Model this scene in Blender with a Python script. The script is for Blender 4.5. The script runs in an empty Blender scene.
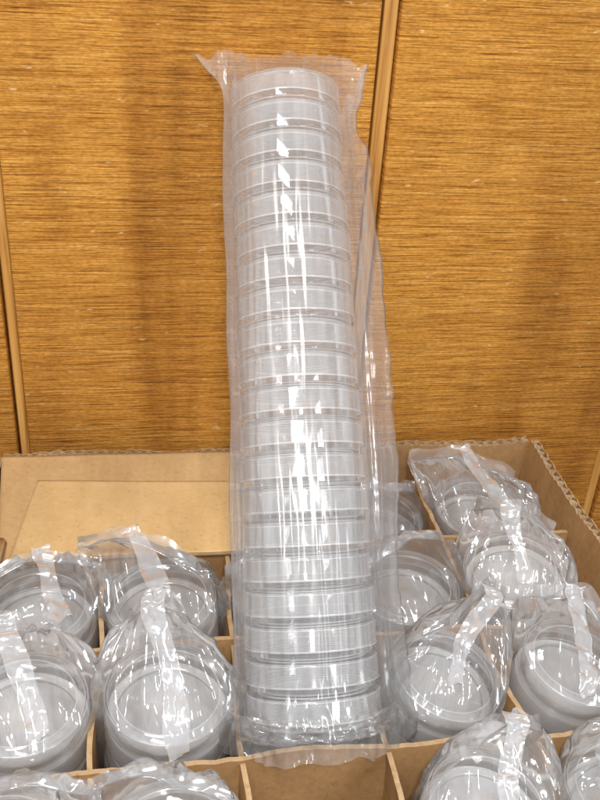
import bpy, math, random
from mathutils import Vector, Matrix, noise
random.seed(7)
S=bpy.context.scene
S.view_settings.view_transform='Standard'
S.view_settings.look='None'
COL=S.collection
# ------------------------------------------------------------ frame of the box (rotated on the floor)
ANG=math.radians(6.5)
M=Matrix.Translation((.0064,.280,0))@Matrix.Rotation(ANG,4,'Z')
FLOOR=-.305
# ------------------------------------------------------------ helpers
def mesh(name,verts,faces,mat,smooth=True,parent=None,mats=None,midx=None):
    me=bpy.data.meshes.new(name); me.from_pydata(verts,[],faces); me.update()
    if mats:
        for m in mats: me.materials.append(m)
        for p,i in zip(me.polygons,midx): p.material_index=i
    else: me.materials.append(mat)
    for p in me.polygons: p.use_smooth=smooth
    o=bpy.data.objects.new(name,me); COL.objects.link(o)
    if parent: o.parent=parent
    return o
def empty(name,mat,label=None,cat=None,group=None):
    o=bpy.data.objects.new(name,None); o.empty_display_size=.02; COL.objects.link(o)
    o.matrix_world=mat
    if label:o["label"]=label
    if cat:o["category"]=cat
    if group:o["group"]=group
    return o
class NT:
    def __init__(s,name):
        s.m=bpy.data.materials.new(name); s.m.use_nodes=True; s.t=s.m.node_tree; s.t.nodes.clear()
        s.out=s.n('ShaderNodeOutputMaterial')
    def n(s,t,**k):
        x=s.t.nodes.new(t)
        for a,b in k.items():
            if a.startswith('i_'):
                a=a[2:]; a=int(a) if a.isdigit() else a.replace('_',' ')
                x.inputs[a].default_value=b
            else: setattr(x,a,b)
        return x
    def l(s,a,b): s.t.links.new(a,b)
    def noise(s,scale,sc=1.,detail=3,rough=.6,dist=0.):
        tc=s.n('ShaderNodeTexCoord'); mp=s.n('ShaderNodeMapping')
        mp.inputs['Scale'].default_value=scale if isinstance(scale,tuple) else (scale,)*3
        s.l(tc.outputs['Object'],mp.inputs[0])
        no=s.n('ShaderNodeTexNoise',i_Scale=sc,i_Detail=detail,i_Roughness=rough,i_Distortion=dist)
        s.l(mp.outputs[0],no.inputs['Vector']); return no.outputs['Fac']
    def ramp(s,fac,stops):
        r=s.n('ShaderNodeValToRGB'); e=r.color_ramp.elements
        while len(e)<len(stops): e.new(.5)
        for x,(p,c) in zip(e,stops):
            x.position=p; x.color=(*c,1) if len(c)==3 else c
        s.l(fac,r.inputs[0]); return r.outputs[0]
    def mix(s,a,b,fac,mode='MIX'):
        x=s.n('ShaderNodeMix',data_type='RGBA',blend_type=mode)
        for sock,v in ((x.inputs[0],fac),(x.inputs[6],a),(x.inputs[7],b)):
            if hasattr(v,'is_linked'): s.l(v,sock)
            else: sock.default_value=v if not isinstance(v,tuple) else ((*v,1) if len(v)==3 else v)
        return x.outputs[2]
    def math(s,op,a,b=0.,clamp=False):
        x=s.n('ShaderNodeMath',operation=op); x.use_clamp=clamp
        for i,v in enumerate((a,b)):
            if hasattr(v,'is_linked'): s.l(v,x.inputs[i])
            else: x.inputs[i].default_value=v
        return x.outputs[0]
    def bump(s,h,strength,dist):
        b=s.n('ShaderNodeBump',i_Strength=strength,i_Distance=dist); s.l(h,b.inputs['Height']); return b.outputs[0]
    def principled(s,col,rough,normal=None,spec=.4):
        p=s.n('ShaderNodeBsdfPrincipled'); p.inputs['Roughness'].default_value=rough
        p.inputs['Specular IOR Level'].default_value=spec
        if hasattr(col,'is_linked'): s.l(col,p.inputs['Base Color'])
        else: p.inputs['Base Color'].default_value=(*col,1)
        if normal: s.l(normal,p.inputs['Normal'])
        s.l(p.outputs[0],s.out.inputs[0]); return p
# ------------------------------------------------------------ materials
def wood_panel_mat():
    N=NT('rough_sawn_wood')
    fine=N.noise((36,36,1150),1,2,.6)
    scratch=N.noise((20,20,680),1,4,.78,.1)
    mid=N.noise((8,8,250),1,5,.78,.15)
    broad=N.noise((3,3,30),1,3,.55)
    stain=N.noise((12,12,1.7),1,4,.6,.5)
    cloud=N.noise((3.1,3.1,2.6),1,3,.6,.3)
    patch=N.noise((15,15,26),1,4,.65)
    grit=N.noise((330,330,700),1,3,.65)
    fleck=N.noise((90,90,240),1,2,.6)
    base=N.ramp(mid,[(.28,(.49,.205,.028)),(.46,(.61,.278,.045)),(.58,(.68,.330,.063)),(.78,(.77,.44,.13))])
    finec=N.ramp(fine,[(.34,(.50,.40,.28)),(.46,(.92,.89,.85)),(.60,(1.03,1.03,1.05)),(.72,(1.16,1.26,1.55))])
    scc=N.ramp(scratch,[(.34,(.26,.18,.10)),(.42,(.76,.68,.58)),(.48,(1,1,1)),(.62,(1.03,1.05,1.1)),(.70,(1.18,1.32,1.8))])
    amt=N.math('MULTIPLY_ADD',patch,2.3); amt.node.inputs[2].default_value=-.66; amt.node.use_clamp=True
    c=N.mix(base,finec,.85,'MULTIPLY')
    c=N.mix(c,scc,amt,'MULTIPLY')
    c=N.mix(c,N.ramp(grit,[(.35,(.78,.71,.62)),(.6,(1.06,1.07,1.10))]),.9,'MULTIPLY')
    c=N.mix(c,(.86,.62,.30),N.ramp(fleck,[(.67,(0,0,0)),(.75,(.7,.7,.7))]))
    c=N.mix(c,N.ramp(stain,[(.33,(.44,.35,.27)),(.44,(.76,.69,.60)),(.57,(1,1,1))]),.85,'MULTIPLY')
    c=N.mix(c,N.ramp(cloud,[(.36,(.72,.67,.60)),(.58,(1.04,1.05,1.06))]),.8,'MULTIPLY')
    c=N.mix(c,N.ramp(broad,[(.3,(.88,.85,.80)),(.7,(1.05,1.05,1.05))]),.6,'MULTIPLY')
    h=N.math('ADD',N.math('MULTIPLY',fine,.6),scratch)
    N.principled(c,.68,N.bump(h,.85,.0012),.18); return N.m
def wood_batten_mat():
    N=NT('planed_wood')
    g=N.noise((260,260,9),1,4,.65,.4)
    c=N.ramp(g,[(.3,(.30,.12,.018)),(.5,(.54,.26,.055)),(.7,(.66,.37,.11))])
    N.principled(c,.55,N.bump(g,.4,.0008)); return N.m
def card_mat(name,c0,c1,dirscale=(60,60,60),blot=.8):
    N=NT(name)
    a=N.noise((300,300,300),1,4,.7); b=N.noise(dirscale,1,3,.55)
    f=N.math('ADD',N.math('MULTIPLY',a,.45),N.math('MULTIPLY',b,.55))
    c=N.ramp(f,[(.34,c0),(.66,c1)])
    big=N.noise(9,1,4,.65)
    c=N.mix(c,N.ramp(big,[(.3,(.76,.74,.72)),(.65,(1.05,1.05,1.05))]),blot,'MULTIPLY')
    sp=N.noise((420,420,160),1,2,.5)
    c=N.mix(c,N.ramp(sp,[(.26,(.72,.66,.60)),(.38,(1,1,1))]),.6,'MULTIPLY')
    N.principled(c,.8,N.bump(f,.4,.0008),.15); return N.m
def film_mat(name,diff,gloss0,gk,rough,blend=.28,col=(.93,.95,.98),tint=(.985,.99,1.),trl=.4):
    N=NT(name)
    tr=N.n('ShaderNodeBsdfTransparent'); tr.inputs[0].default_value=(*tint,1)
    gl=N.n('ShaderNodeBsdfGlossy'); gl.inputs['Roughness'].default_value=rough; gl.inputs[0].default_value=(1,1,1,1)
    df=N.n('ShaderNodeBsdfDiffuse'); df.inputs[0].default_value=(*col,1)
    tl=N.n('ShaderNodeBsdfTranslucent'); tl.inputs[0].default_value=(*col,1)
    dm=N.n('ShaderNodeMixShader',i_0=trl); N.l(df.outputs[0],dm.inputs[1]); N.l(tl.outputs[0],dm.inputs[2])
    lw=N.n('ShaderNodeLayerWeight',i_Blend=blend)
    f=N.math('MULTIPLY_ADD',lw.outputs['Fresnel'],gk); f.node.inputs[2].default_value=gloss0; f.node.use_clamp=True
    m1=N.n('ShaderNodeMixShader'); N.l(f,m1.inputs[0]); N.l(tr.outputs[0],m1.inputs[1]); N.l(gl.outputs[0],m1.inputs[2])
    m2=N.n('ShaderNodeMixShader',i_0=diff); N.l(m1.outputs[0],m2.inputs[1]); N.l(dm.outputs[0],m2.inputs[2])
    N.l(m2.outputs[0],N.out.inputs[0]); return N.m
WOOD=wood_panel_mat(); BATT=wood_batten_mat()
CARD=card_mat('brown_cardboard',(.33,.18,.072),(.47,.28,.125),(40,40,12),1.0)
CARDF=card_mat('tan_flap_cardboard',(.50,.315,.14),(.63,.42,.205),(90,12,30))
CARDL=card_mat('light_cardboard_edge',(.43,.28,.145),(.57,.40,.23))
TAPE=card_mat('tan_paper_tape',(.62,.41,.18),(.73,.51,.25),(60,10,30),1.0)
FLUTE=card_mat('corrugated_flute',(.44,.31,.18),(.60,.45,.28))
W1=(1,1,1); WARM=(1,.99,.975)
FILM=film_mat('crinkled_clear_film',.10,.055,.8,.10,col=W1,tint=(1,1,1))
FILMS=film_mat('sleeve_clear_film',.115,.022,.60,.19,col=W1,tint=(1,1,1))
STRIP=film_mat('sealed_film_strip',.30,.10,.7,.14,col=W1)
DISH=film_mat('clear_polystyrene',.06,.03,.5,.07,col=W1,tint=(1,1,1))
DWALL=film_mat('clear_polystyrene_wall',.05,.06,.5,.05,col=W1,tint=(1,1,1))
LWALL=film_mat('clear_polystyrene_lid_wall',.19,.12,.5,.06,col=WARM,trl=.25,tint=(1,1,1))
DRIM=film_mat('polystyrene_rim',.55,.12,.6,.12,.28,W1)
PRIM=film_mat('polystyrene_thin_rim',.36,.10,.6,.12,.28,W1)
MILK1=film_mat('stacked_polystyrene',.70,.05,.4,.15,col=W1,trl=.08)
MILK=film_mat('dense_stacked_polystyrene',.95,.05,.4,.15,col=W1,trl=.05)
# ------------------------------------------------------------ floor
N=NT('grey_floor'); f=N.noise(30,1,5,.6); N.principled(N.ramp(f,[(.3,(.18,.17,.155)),(.7,(.28,.26,.24))]),.7,N.bump(f,.2,.001))
fl=mesh('floor',[(-3,-3,FLOOR),(3,-3,FLOOR),(3,3,FLOOR),(-3,3,FLOOR)],[(0,1,2,3)],N.m,False); fl["kind"]="structure"
# ------------------------------------------------------------ wood wall
WV=.255
wall=empty('wood_panel_wall',M.copy(),"golden brown rough-sawn wood panelling with vertical grooves behind the carton","wall")
def boxmesh(x0,x1,y0,y1,z0,z1,bev=0.0):
    v=[];f=[]
    if bev:
        pr=[(x0,y1),(x0,y0+bev),(x0+bev*.35,y0+bev*.3),(x0+bev,y0),(x1-bev,y0),(x1-bev*.35,y0+bev*.3),(x1,y0+bev),(x1,y1)]
    else: pr=[(x0,y1),(x0,y0),(x1,y0),(x1,y1)]
    n=len(pr)
    for z in (z0,z1): v+=[(a,b,z) for a,b in pr]
    for i in range(n): f.append((i,(i+1)%n,n+(i+1)%n,n+i))
    f.append(tuple(range(n-1,-1,-1))); f.append(tuple(range(n,2*n)))
    return v,f
gro=[-.760,-.545,-.332,-.1200,.0960,.2890,.503,.716]
gw=[.0055,.0055,.0055,.0038,.0055,.0045,.0055,.0055]
for i in range(len(gro)-1):
    v,f_=boxmesh(gro[i]+gw[i],gro[i+1]-gw[i+1],WV,WV+.012,FLOOR,.95,.0012)
    mesh('wall_panel',v,f_,WOOD,False,wall)
for a,g in list(zip(gro,gw))[1:-1]:
    v,f_=boxmesh(a-.012,a+.012,WV+.0125,WV+.02,FLOOR,.95)
    mesh('groove_backing',v,f_,BATT,False,wall)
    v,f_=boxmesh(a-g*.62,a+g*.86,WV+.0042,WV+.0122,FLOOR,.95,.0008)
    mesh('groove_strip',v,f_,BATT,False,wall)
# ------------------------------------------------------------ carton
U0,U1,V0,V1=-.1335,.212,-.150,.231
RIM=.013
carton=empty('cardboard_box',M@Matrix.Translation((0,0,0)),"open brown corrugated cardboard carton full of bagged petri dishes","cardboard box")
def corrugated(name,p0,p1,z0,z1,parent,th=.0048,lean=0.0,wob=.0015,seed=0):
    p0=Vector(p0);p1=Vector(p1); d=(p1-p0); L=d.length; d/=L; nrm=Vector((-d.y,d.x))
    nx=int(L/.0009); v=[];f=[];mi=[]
    zs=[z0,z0*.5+z1*.5,z1-.03,z1-.012,z1]
    def surf(off,thk,mat_i):
        base=len(v)
        for i in range(nx+1):
            s=L*i/nx
            w=wob*noise.noise(Vector((s*14,seed,0)))
            for k,z in enumerate(zs):
                kk=(k/(len(zs)-1))**2
                ztop=z+(0 if k<4 else .0034*noise.noise(Vector((s*30,seed+5,0)))+.0016*noise.noise(Vector((s*260,seed,mat_i+off(0)*100))))
                o=(off(s)+w*kk+lean*max(0,(z+.05)))
                for e in (-thk/2,thk/2):
                    q=p0+d*s+nrm*(o+e); v.append((q.x,q.y,ztop))
        st=len(zs)*2
        for i in range(nx):
            for k in range(len(zs)-1):
                a=base+i*st+k*2; b=a+st
                f.append((a,b,b+2,a+2)); mi.append(mat_i)
                f.append((b+1,a+1,a+3,b+3)); mi.append(mat_i)
            a=base+i*st+(len(zs)-1)*2; b=a+st
            f.append((a,b,b+1,a+1)); mi.append(1)
    surf(lambda s:-th/2,.0006,0)
    surf(lambda s:th/2,.0006,0)
    surf(lambda s:(th/2-.0006)*math.sin(2*math.pi*s/.0068),.0005,2)
    o=mesh(name,v,f,None,False,parent,[CARD,CARDL,FLUTE],mi); return o
corrugated('side_panel',(U0+.004,V1),(U1+.003,V1),FLOOR+.006,RIM,carton,seed=1,wob=.005)
corrugated('side_panel',(U1,V1-.004),(U1,V0+.001),FLOOR+.006,RIM+.002,carton,seed=2,lean=.10,wob=.006)
corrugated('side_panel',(U0,V0+.001),(U0,V1-.001),FLOOR+.006,RIM-.001,carton,seed=3,wob=.003)
corrugated('side_panel',(U1-.004,V0),(U0+.004,V0),FLOOR+.006,RIM,carton,seed=4)
v,f_=boxmesh(U0,U1,V0,V1,FLOOR+.001,FLOOR+.005); mesh('bottom_panel',v,f_,CARD,False,carton)
def sheet(name,corners,th,nx,ny,mats,parent,amp=.0015,seed=0,edge=1):
    c=[Vector(q) for q in corners]; v=[];f=[];mi=[]
    nrm=(c[1]-c[0]).cross(c[3]-c[0]).normalized()
    for lay in (0,1):
        for j in range(ny+1):
            for i in range(nx+1):
                s=i/nx;t=j/ny
                p=(c[0]*(1-s)+c[1]*s)*(1-t)+(c[3]*(1-s)+c[2]*s)*t
                p=p+nrm*(amp*noise.noise(Vector((p.x*18,p.y*18,seed)))+(th if lay else 0)); v.append(p[:])
    W=nx+1; off=W*(ny+1)
    for j in range(ny):
        for i in range(nx):
            a=j*W+i; f.append((a,a+W,a+W+1,a+1)); mi.append(0)
            a+=off; f.append((a,a+1,a+W+1,a+W)); mi.append(0)
    for i in range(nx):
        for a,b in ((i,i+1),(ny*W+i+1,ny*W+i)): f.append((a,b,b+off,a+off)); mi.append(edge)
    for j in range(ny):
        for a,b in (((j+1)*W,j*W),(j*W+nx,(j+1)*W+nx)): f.append((a,b,b+off,a+off)); mi.append(edge)
    return mesh(name,v,f,None,True,parent,mats,mi)
flap=sheet('flap',[(-.122,.137,.006),(.016,.137,.004),(.014,V1-.0028,.010),(U0+.004,V1-.0028,.012)],.0038,60,40,[CARDF,CARDL],carton,.0034,3)
flap["label"]="flap folded flat inside the carton"
sheet('paper_tape',[(-.1165,.1365,.00995),(.0155,.1362,.00795),(.0145,.200,.01190),(-.106,.203,.01380)],.0002,60,40,[TAPE,TAPE],flap,.0034,3)
sheet('flap',[(U0+.003,.158,.010),(-.1195,.150,.014),(-.1215,.100,.015),(U0+.002,.085,.012)],.0036,8,8,[CARD,CARDL],carton,.001,5)
# ------------------------------------------------------------ partition
part=empty('cardboard_partition',M.copy(),"interlocking brown cardboard dividers forming square cells inside the carton","cardboard divider")
def divider(a,b,z1,seed):
    a=Vector(a);b=Vector(b); d=b-a; L=d.length; d/=L; nr=Vector((-d.y,d.x)); n=int(L/.003); v=[];f=[];mi=[]
    zs=[FLOOR+.01,-.12,-.05,-.02,-.006,z1]; th=.0024
    for i in range(n+1):
        s=L*i/n
        for k,z in enumerate(zs):
            w=.0060*noise.noise(Vector((s*16,seed*3.1,z*9)))*(k/5)
            zz=z+(.0034*noise.noise(Vector((s*22,seed,4)))+.0013*noise.noise(Vector((s*150,seed,8))) if k==5 else 0)
            for e in (-th/2,th/2):
                q=a+d*s+nr*(w+e); v.append((q.x,q.y,zz))
    st=len(zs)*2
    for i in range(n):
        for k in range(len(zs)-1):
            p=i*st+k*2;q=p+st
            f+= [(p,q,q+2,p+2),(q+1,p+1,p+3,q+3)]; mi+=[0,0]
        p=i*st+10;q=p+st; f.append((p,q,q+1,p+1)); mi.append(1)
    mesh('divider',v,f,None,False,part,[CARD,CARDL],mi)
for k,vv in enumerate((-.071,0,.071,.142)): divider((U0+.003,vv),(U1-.003,vv),0.006,k+1)
for k,uu in enumerate((-.067,0,.067,.134)): divider((uu,V0+.003),(uu,V1-.003),.0030,k+11)
# ------------------------------------------------------------ petri dish
def lathe(name,prof,seg=52,mats=None):
    v=[];f=[];mi=[]; cap=prof[0][0]==0
    st=1 if cap else 0
    if cap: v.append((0,0,prof[0][1]))
    for r,z,m in prof[st:]:
        for i in range(seg):
            t=2*math.pi*i/seg; v.append((r*math.cos(t),r*math.sin(t),z))
    if cap:
        for i in range(seg): f.append((0,1+i,1+(i+1)%seg)); mi.append(0)
    for k in range(len(prof)-st-1):
        o=st+k*seg
        for i in range(seg): f.append((o+i,o+seg+i,o+seg+(i+1)%seg,o+(i+1)%seg)); mi.append(prof[st+k+1][2])
    me=bpy.data.meshes.new(name); me.from_pydata(v,[],f); me.update()
    for m in mats: me.materials.append(m)
    for p,i in zip(me.polygons,mi): p.use_smooth=True; p.material_index=i
    return me
PITCH=.0154; H=.0152
LP=[(0,H-.0006,0),(.0242,H-.0006,0),(.0244,H+.0000,2),(.0247,H+.0000,2),(.0250,H-.0006,2),(.0294,H-.0006,0),(.0299,H-.0008,2),(.0300,H-.0012,1),(.0300,H-.0105,1),(.0302,H-.0111,2),(.0300,H-.0113,2)]
BP=[(0,.0009,0),(.0242,.0009,0),(.0244,.0002,2),(.0247,.0002,2),(.0250,.0009,2),(.0280,.0009,0),(.0284,.0012,2),(.0285,.0018,1),(.0285,.0132,1),(.0285,.0137,2),(.0282,.0137,2)]
SETS=[('',[DISH,LWALL,DRIM],[DISH,DWALL,DRIM]),('_hazy',[MILK1,MILK1,PRIM],[MILK1,MILK1,PRIM]),('_dense',[MILK,MILK,PRIM],[MILK,MILK,PRIM]),('_clear',[DISH,LWALL,PRIM],[DISH,DWALL,PRIM])]
LIDS=[lathe('lid'+n,LP,mats=m) for n,m,_ in SETS]; BASES=[lathe('petri_dish'+n,BP,mats=m) for n,_,m in SETS]
def dish(parent,z,rot,dx=0,dy=0,milky=0,sc=1.0):
    b=bpy.data.objects.new('petri_dish',BASES[milky]); COL.objects.link(b); b.parent=parent
    b.location=(dx,dy,z); b.rotation_euler=(0,0,rot); b.scale=(sc,sc,1)
    l=bpy.data.objects.new('lid',LIDS[milky]); COL.objects.link(l); l.parent=b
# ------------------------------------------------------------ cell packs
def crease(q):
    a=1-2.2*abs(noise.noise(q)); b=1-2.2*abs(noise.noise(q*1.9+Vector((4,1,7))))
    return .65*a+.35*b
def bag_mesh(parent,T,seed,th,ridge,hw,fin,depth=.07,amp=.0020):
    NP=160; v=[];f=[]; n1=16; n2=28; n3=6
    rx,ry,rz=ridge; ct,sn=math.cos(th),math.sin(th)
    dirv=Vector((ct,sn,0)); nv=Vector((-sn,ct,0))
    if nv.y<0: nv=-nv
    finv=(nv*math.sin(fin[1])+Vector((0,0,math.cos(fin[1]))))*fin[0]
    def ringpt(ph,z,wr=1):
        ux,uy=math.cos(ph),math.sin(ph)
        q=Vector((ux*1.6,uy*1.6,z*34+seed*7.3))
        r=.0309+max(-.0004,amp*wr*(crease(q)+.45*crease(q*2.7)))
        al=abs(math.cos(ph-th)); r+=.0045*max(0,al-.86)/.14*max(0,1-(T-z)/.05)
        return Vector((r*ux,r*uy,z))
    for k in range(n1+1):
        z=-depth+(T+depth)*k/n1
        for i in range(NP): v.append(ringpt(2*math.pi*i/NP,z)[:])
    for k in range(1,n2+1):
        t=k/n2
        for i in range(NP):
            ph=2*math.pi*i/NP
            a=ringpt(ph,T)
            cw=math.cos(ph-th)
            wv=hw*cw*(1+.10*noise.noise(Vector((cw*1.5,seed,1))))
            b=Vector((rx,ry,rz))+dirv*wv+Vector((0,0,-.012*abs(cw)**1.4+.003*noise.noise(Vector((cw*1.6,seed,2)))))+nv*.004*noise.noise(Vector((cw*1.8,seed,5)))
            p=a.lerp(b,t)
            p.z=T+(b.z-T)*(t**1.25)
            pl=math.sin(math.pi*t)**.8
            d=.0062*crease(Vector((math.cos(ph)*2.0,math.sin(ph)*2.0,seed)))+.0026*crease(Vector((math.cos(ph)*5,math.sin(ph)*5,seed+t*1.5)))+.0036*crease(Vector((p.x*50,p.y*50,seed)))
            p.z+=d*pl*.8
            p+=Vector((math.cos(ph),math.sin(ph),0))*d*pl*.35
            if math.hypot(p.x,p.y)<.0312: p.z=max(p.z,T+.0008+.0016*abs(noise.noise(p*130)))
            v.append(p[:])
    last=v[-NP:]
    for k in range(1,n3+1):
        t=k/n3
        for i in range(NP):
            ph=2*math.pi*i/NP; cw=math.cos(ph-th)
            p=Vector(last[i])+finv*t*(1+.35*noise.noise(Vector((cw*1.5,seed,9))))+nv*.0040*t*noise.noise(Vector((cw*2.5,seed,t)))
            side=1 if math.sin(ph-th)>0 else -1
            p+=nv*.0003*side; v.append(p[:])
    for k in range(n1+n2+n3):
        for i in range(NP):
            j=(i+1)%NP; f.append((k*NP+i,k*NP+j,(k+1)*NP+j,(k+1)*NP+i))
    return mesh('plastic_bag',v,f,FILM,True,parent)
def ribbon(parent,pts,w,seed,wdir,frac=1.0):
    pts=[Vector(p) for p in pts]; n=48; v=[];f=[]; wd=Vector(wdir).normalized()
    def cr(t):
        x=t*(len(pts)-1); i=min(int(x),len(pts)-2); u=x-i
        p0=pts[max(i-1,0)];p1=pts[i];p2=pts[i+1];p3=pts[min(i+2,len(pts)-1)]
        return .5*((2*p1)+(p2-p0)*u+(2*p0-5*p1+4*p2-p3)*u*u+(3*p1-p0-3*p2+p3)*u**3)
    for k in range(n+1):
        t=k/n;p=cr(t*frac)+wd*(.006*noise.noise(Vector((t*2.0,seed,4))))
        ww=w*(1.1-.25*t+.5*noise.noise(Vector((t*3,seed,1))))
        for e in (-1,-.5,0,.5,1):
            q=p+wd*(ww/2*e)+Vector((0,0,.0030*noise.noise(Vector((t*8,e*1.5,seed)))+.0016*crease(Vector((t*9,e*.7,seed)))+.0006*abs(e)))
            if k==n: q.y+=.003*e
            v.append(q[:])
    for k in range(n):
        for e in range(4): a=k*5+e; f.append((a,a+1,a+6,a+5))
    return mesh('seal_strip',v,f,STRIP,True,parent)
GRP="bagged petri dish stacks in the carton cells"
def pack(i,j,T,th,ridge,hw=.030,fin=(.010,.5),tilt=(0,0),strip=0,label="clear bagged stack of petri dishes standing in a carton cell",du=0,dv=0,vc=None,sx=0,sc=1.0,sw=.0095):
    u=.067*i+.0335+du; v_=(.0355+.071*j if vc is None else vc)+dv
    mt=M@Matrix.Translation((u,v_,T-.02))@Matrix.Rotation(math.radians(tilt[0]),4,'X')@Matrix.Rotation(math.radians(tilt[1]),4,'Y')@Matrix.Scale(sc,4)
    e=empty('petri_dish_pack',mt,label,"petri dishes",GRP)
    for k in range(4): dish(e,.020-H-k*PITCH,random.random()*6,random.uniform(-.0006,.0006),random.uniform(-.0006,.0006),(3,1,2,2)[k],.985)
    r=(ridge[0],ridge[1],.0206+ridge[2])
    bag_mesh(e,.0206,i*3.3+j*7.7+20,math.radians(th),r,hw,fin)
    if strip:
        x0,y0,z0=r; x1,y1=sx,-.0345
        P=[(x0,y0+.003,z0+.006),(x0*.95+x1*.05,y0-.003,z0+.003)]
        for t in (.3,.6,.85): P.append((x0+(x1-x0)*t,y0+(y1-y0)*t,.0206+(z0-.0206)*(1-t)**1.35+.0072))
        P+=[(x1,y1,.015),(x1*1.02,y1-.0015,-.006)]
        ribbon(e,P,sw,i+j*5,(1,-(x1-x0)/(y1-y0),0),strip)
    return e
seamed="clear bagged stack of petri dishes with a folded seal strip"
pack(-2,-1,.008,10,(.004,.016,.014),.030,(.006,.9),(2,3))
pack(-1,-1,.004,-15,(-.004,.018,.014),.030,(.006,.9),(0,-3))
pack(1,-1,.010,20,(.006,.018,.028),.022,(.008,.4),(5,5),.50,seamed,sx=-.006,sc=.96)
pack(2,-1,.012,50,(.000,.016,.018),.028,(.007,.6),(-2,-6),sc=.95)
pack(-2,0,.012,15,(-.006,.018,.028),.024,(.008,.4),(3,0),.70,seamed,sx=.012,du=.002)
pack(-1,0,.013,-8,(-.005,.022,.034),.014,(.008,.2),(4,2),.82,seamed,sx=.004,sw=.0105)
pack(0,0,-.022,0,(-.006,.006,.010),.026,(.006,.9),(-4,-4),0,"clear bagged stack of petri dishes under the leaning sleeve",du=-.002,dv=-.002)
pack(1,0,.014,30,(.012,.020,.034),.022,(.010,.3),(6,10),.58,seamed,sx=-.016,sc=.94,du=-.001)
pack(2,0,.014,-30,(-.004,.020,.024),.026,(.008,.5),(3,8),.72,seamed,sx=-.012,sc=.95)
pack(-2,1,.004,5,(.002,.014,.018),.030,(.006,.7),(2,0),.60,seamed,sx=.020,du=.002)
pack(-1,1,.006,-24,(-.014,.018,.024),.034,(.007,.5),(3,-4),.80,seamed,sx=.014)
pack(0,1,.003,0,(0,.015,.014),.032,(.006,.8))
pack(1,1,.004,25,(.002,.016,.016),.030,(.006,.8),(2,0))
pack(2,1,.016,-40,(.002,.018,.028),.024,(.009,.3),(10,-8),.80,"tilted clear bagged stack of petri dishes beside the carton wall",du=-.004,sx=-.006,sc=.95)
pack(0,2,-.006,0,(0,.012,.010),.030,(.006,.8),vc=.180)
pack(1,2,-.006,15,(0,.012,.010),.032,(.006,.8),vc=.180)
pack(2,2,.000,-20,(-.014,.014,.028),.034,(.008,.3),(4,0),.75,seamed,vc=.178,sx=.016)
# ------------------------------------------------------------ leaning sleeve
B=Vector((.0385,.3010,.003)); Tp=Vector((.0158,.4955,.2450))
ax=(Tp-B).normalized(); L=(Tp-B).length
xr=Vector((1,0,0)); xr=(xr-ax*xr.dot(ax)).normalized(); yr=ax.cross(xr)
SM=Matrix.Translation(B)@Matrix((xr,yr,ax)).transposed().to_4x4()
sl=empty('petri_dish_sleeve',SM,"tall clear sleeve of stacked petri dishes leaning on wood wall","petri dishes")
ND=20; PM=(L-.001)/ND
def tap(s): return 1.045-.13*s
for k in range(ND):
    dish(sl,.0008+k*PM,random.random()*6,random.uniform(-.0007,.0007),random.uniform(-.0007,.0007),0,tap(k/ND))
def sleeve():
    NP=200;NS=380;v=[];f=[]; top=L+.018
    for k in range(NS+1):
        s=-.010+(top+.010)*k/NS; t=max(0,(s-L+.004)/(top-L+.004)); sc=s/L
        r0=.0307*tap(min(1,max(0,sc)))
        bot=max(0,1-max(0,s)/.026); low=max(0,-s/.010)
        eR=.0088+.0056*math.sin(min(1,max(0,sc))*math.pi*.9+.1)+.003*noise.noise(Vector((s*22,1,0)))+.0014*noise.noise(Vector((s*120,1,0)))+.006*t
        if .90<sc<.985: eR-=.0045*math.sin((sc-.90)/.085*math.pi)
        if .84<sc<.89: eR+=.0016*math.sin((sc-.84)/.05*math.pi)
        eL=.0032+.0018*noise.noise(Vector((s*25,7,0)))+.014*t*t+ .003*bot
        rr=r0+ .0022*bot*bot
        yb=1-.93*t**1.2
        up=min(1,max(0,1.35-sc*1.1))
        for i in range(NP):
            ph=2*math.pi*i/NP-math.pi
            c=math.cos(ph); e=eR if c>0 else eL; D=rr+max(.0005,e); p0=math.acos(rr/D)
            al=abs(ph) if c>0 else math.pi-abs(ph)
            rho=rr/math.cos(al-p0) if al<p0 else rr
            dsp=.0008*crease(Vector((math.cos(ph)*2.4,math.sin(ph)*2.4,s*5)))+(.0014*up+.0004)*crease(Vector((math.cos(ph)*6.5,math.sin(ph)*6.5,s*7+11)))+.0006*up*crease(Vector((ph*9,s*14,3)))
            dsp+=bot*(.0024*crease(Vector((ph*3,s*70,21)))+.0016*crease(Vector((ph*7,s*40,2))))
            rho+=max(-.0001,dsp)
            x=rho*math.cos(ph); y=rho*math.sin(ph)*yb + (.0045*noise.noise(Vector((x*40,s*20,5)))+.0026*crease(Vector((x*160,s*8,5))))*(1 if (c>0 and al<p0*.6) or t>0 else 0)
            ss=s + (t**2)*(.004*(-x/.04)+.006*noise.noise(Vector((x*90,2,2)))+.002*noise.noise(Vector((x*400,2,2))))
            if low>0: ss+=low*.004*noise.noise(Vector((math.cos(ph)*3,math.sin(ph)*3,5)))
            y+=t*t*.010*noise.noise(Vector((x*60,s*20,9)))
            v.append((x,y,ss))
    for k in range(NS):
        for i in range(NP):
            j=(i+1)%NP; f.append((k*NP+i,k*NP+j,(k+1)*NP+j,(k+1)*NP+i))
    return mesh('plastic_bag',v,f,FILMS,True,sl)
sleeve()
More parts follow.
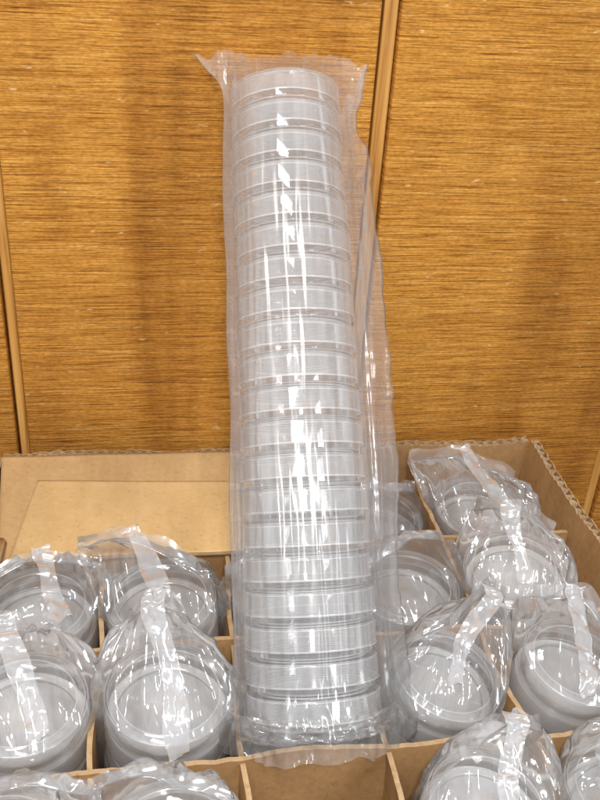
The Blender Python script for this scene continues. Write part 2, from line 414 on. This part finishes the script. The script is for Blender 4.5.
def bunch():
    NP=200;NR=26;v=[];f=[]
    for k in range(NR+1):
        t=k/NR
        a=-.35+t*(math.pi*.95)
        for i in range(NP):
            ph=2*math.pi*i/NP
            ux,uy=math.cos(ph),math.sin(ph)
            big=.35+.25*max(0,-uy)+1.0*max(0,-ux)**1.5+.25*max(0,ux)
            R=.0325+.0050*big*math.cos(a-.35); z=-.001-.006*math.sin(a)*min(big,.9)+.007*(1-t)
            q=Vector((ux*3.2,uy*3.2,t*2.0))
            d=.0036*crease(q)+.0020*crease(q*2.3)+.0007*noise.noise(q*6)
            R+=d*.8; z+=d*.5
            if t>.7: R-=(t-.7)*.03
            v.append((R*ux,R*uy,z))
    for k in range(NR):
        for i in range(NP):
            j=(i+1)%NP; f.append((k*NP+i,(k+1)*NP+i,(k+1)*NP+j,k*NP+j))
    mesh('gathered_bag_end',v,f,FILM,True,sl)
bunch()
# ------------------------------------------------------------ camera
ps,pt,ro=math.radians(4),math.radians(31),math.radians(4)
F=Vector((math.sin(ps)*math.cos(pt),math.cos(ps)*math.cos(pt),-math.sin(pt)))
R0=Vector((math.cos(ps),-math.sin(ps),0)); U0_=R0.cross(F)
R=math.cos(ro)*R0+math.sin(ro)*U0_; U=math.cos(ro)*U0_-math.sin(ro)*R0
cd=bpy.data.cameras.new('camera'); cam=bpy.data.objects.new('camera',cd); COL.objects.link(cam)
cd.sensor_fit='VERTICAL'; cd.sensor_height=24; cd.lens=28.5; cd.clip_start=.01; cd.clip_end=50
cam.matrix_world=Matrix.Translation((0,0,.36))@Matrix((R,U,-F)).transposed().to_4x4()
S.camera=cam
# ------------------------------------------------------------ light
w=bpy.data.worlds.new('World'); S.world=w; w.use_nodes=True
nt=w.node_tree; bg=nt.nodes['Background']
tc=nt.nodes.new('ShaderNodeTexCoord'); no=nt.nodes.new('ShaderNodeTexNoise')
no.inputs['Scale'].default_value=2.6; no.inputs['Detail'].default_value=1.0
nt.links.new(tc.outputs['Generated'],no.inputs['Vector'])
rp=nt.nodes.new('ShaderNodeValToRGB'); e=rp.color_ramp.elements
e[0].position=.43; e[0].color=(.20,.20,.21,1); e[1].position=.58; e[1].color=(1.50,1.54,1.64,1)
nt.links.new(no.outputs['Fac'],rp.inputs[0]); nt.links.new(rp.outputs[0],bg.inputs[0]); bg.inputs[1].default_value=.62
def area(name,loc,tgt,sx,sy,P,col):
    d=bpy.data.lights.new(name,'AREA'); d.shape='RECTANGLE'; d.size=sx; d.size_y=sy; d.energy=P; d.color=col
    o=bpy.data.objects.new(name,d); COL.objects.link(o); o.location=loc
    o.rotation_euler=(Vector(tgt)-Vector(loc)).to_track_quat('-Z','Y').to_euler()
area('ceiling_lamp',(-.25,-.30,1.25),(0,.42,.0),.50,.14,10.5,(1,.98,.95))
area('window_light',(.75,-.5,.8),(.05,.45,.05),.26,.26,3.6,(.94,.97,1))
area('flash_lamp',(.02,-.02,.42),(.03,.40,.05),.04,.025,1.5,(1,.99,.98))
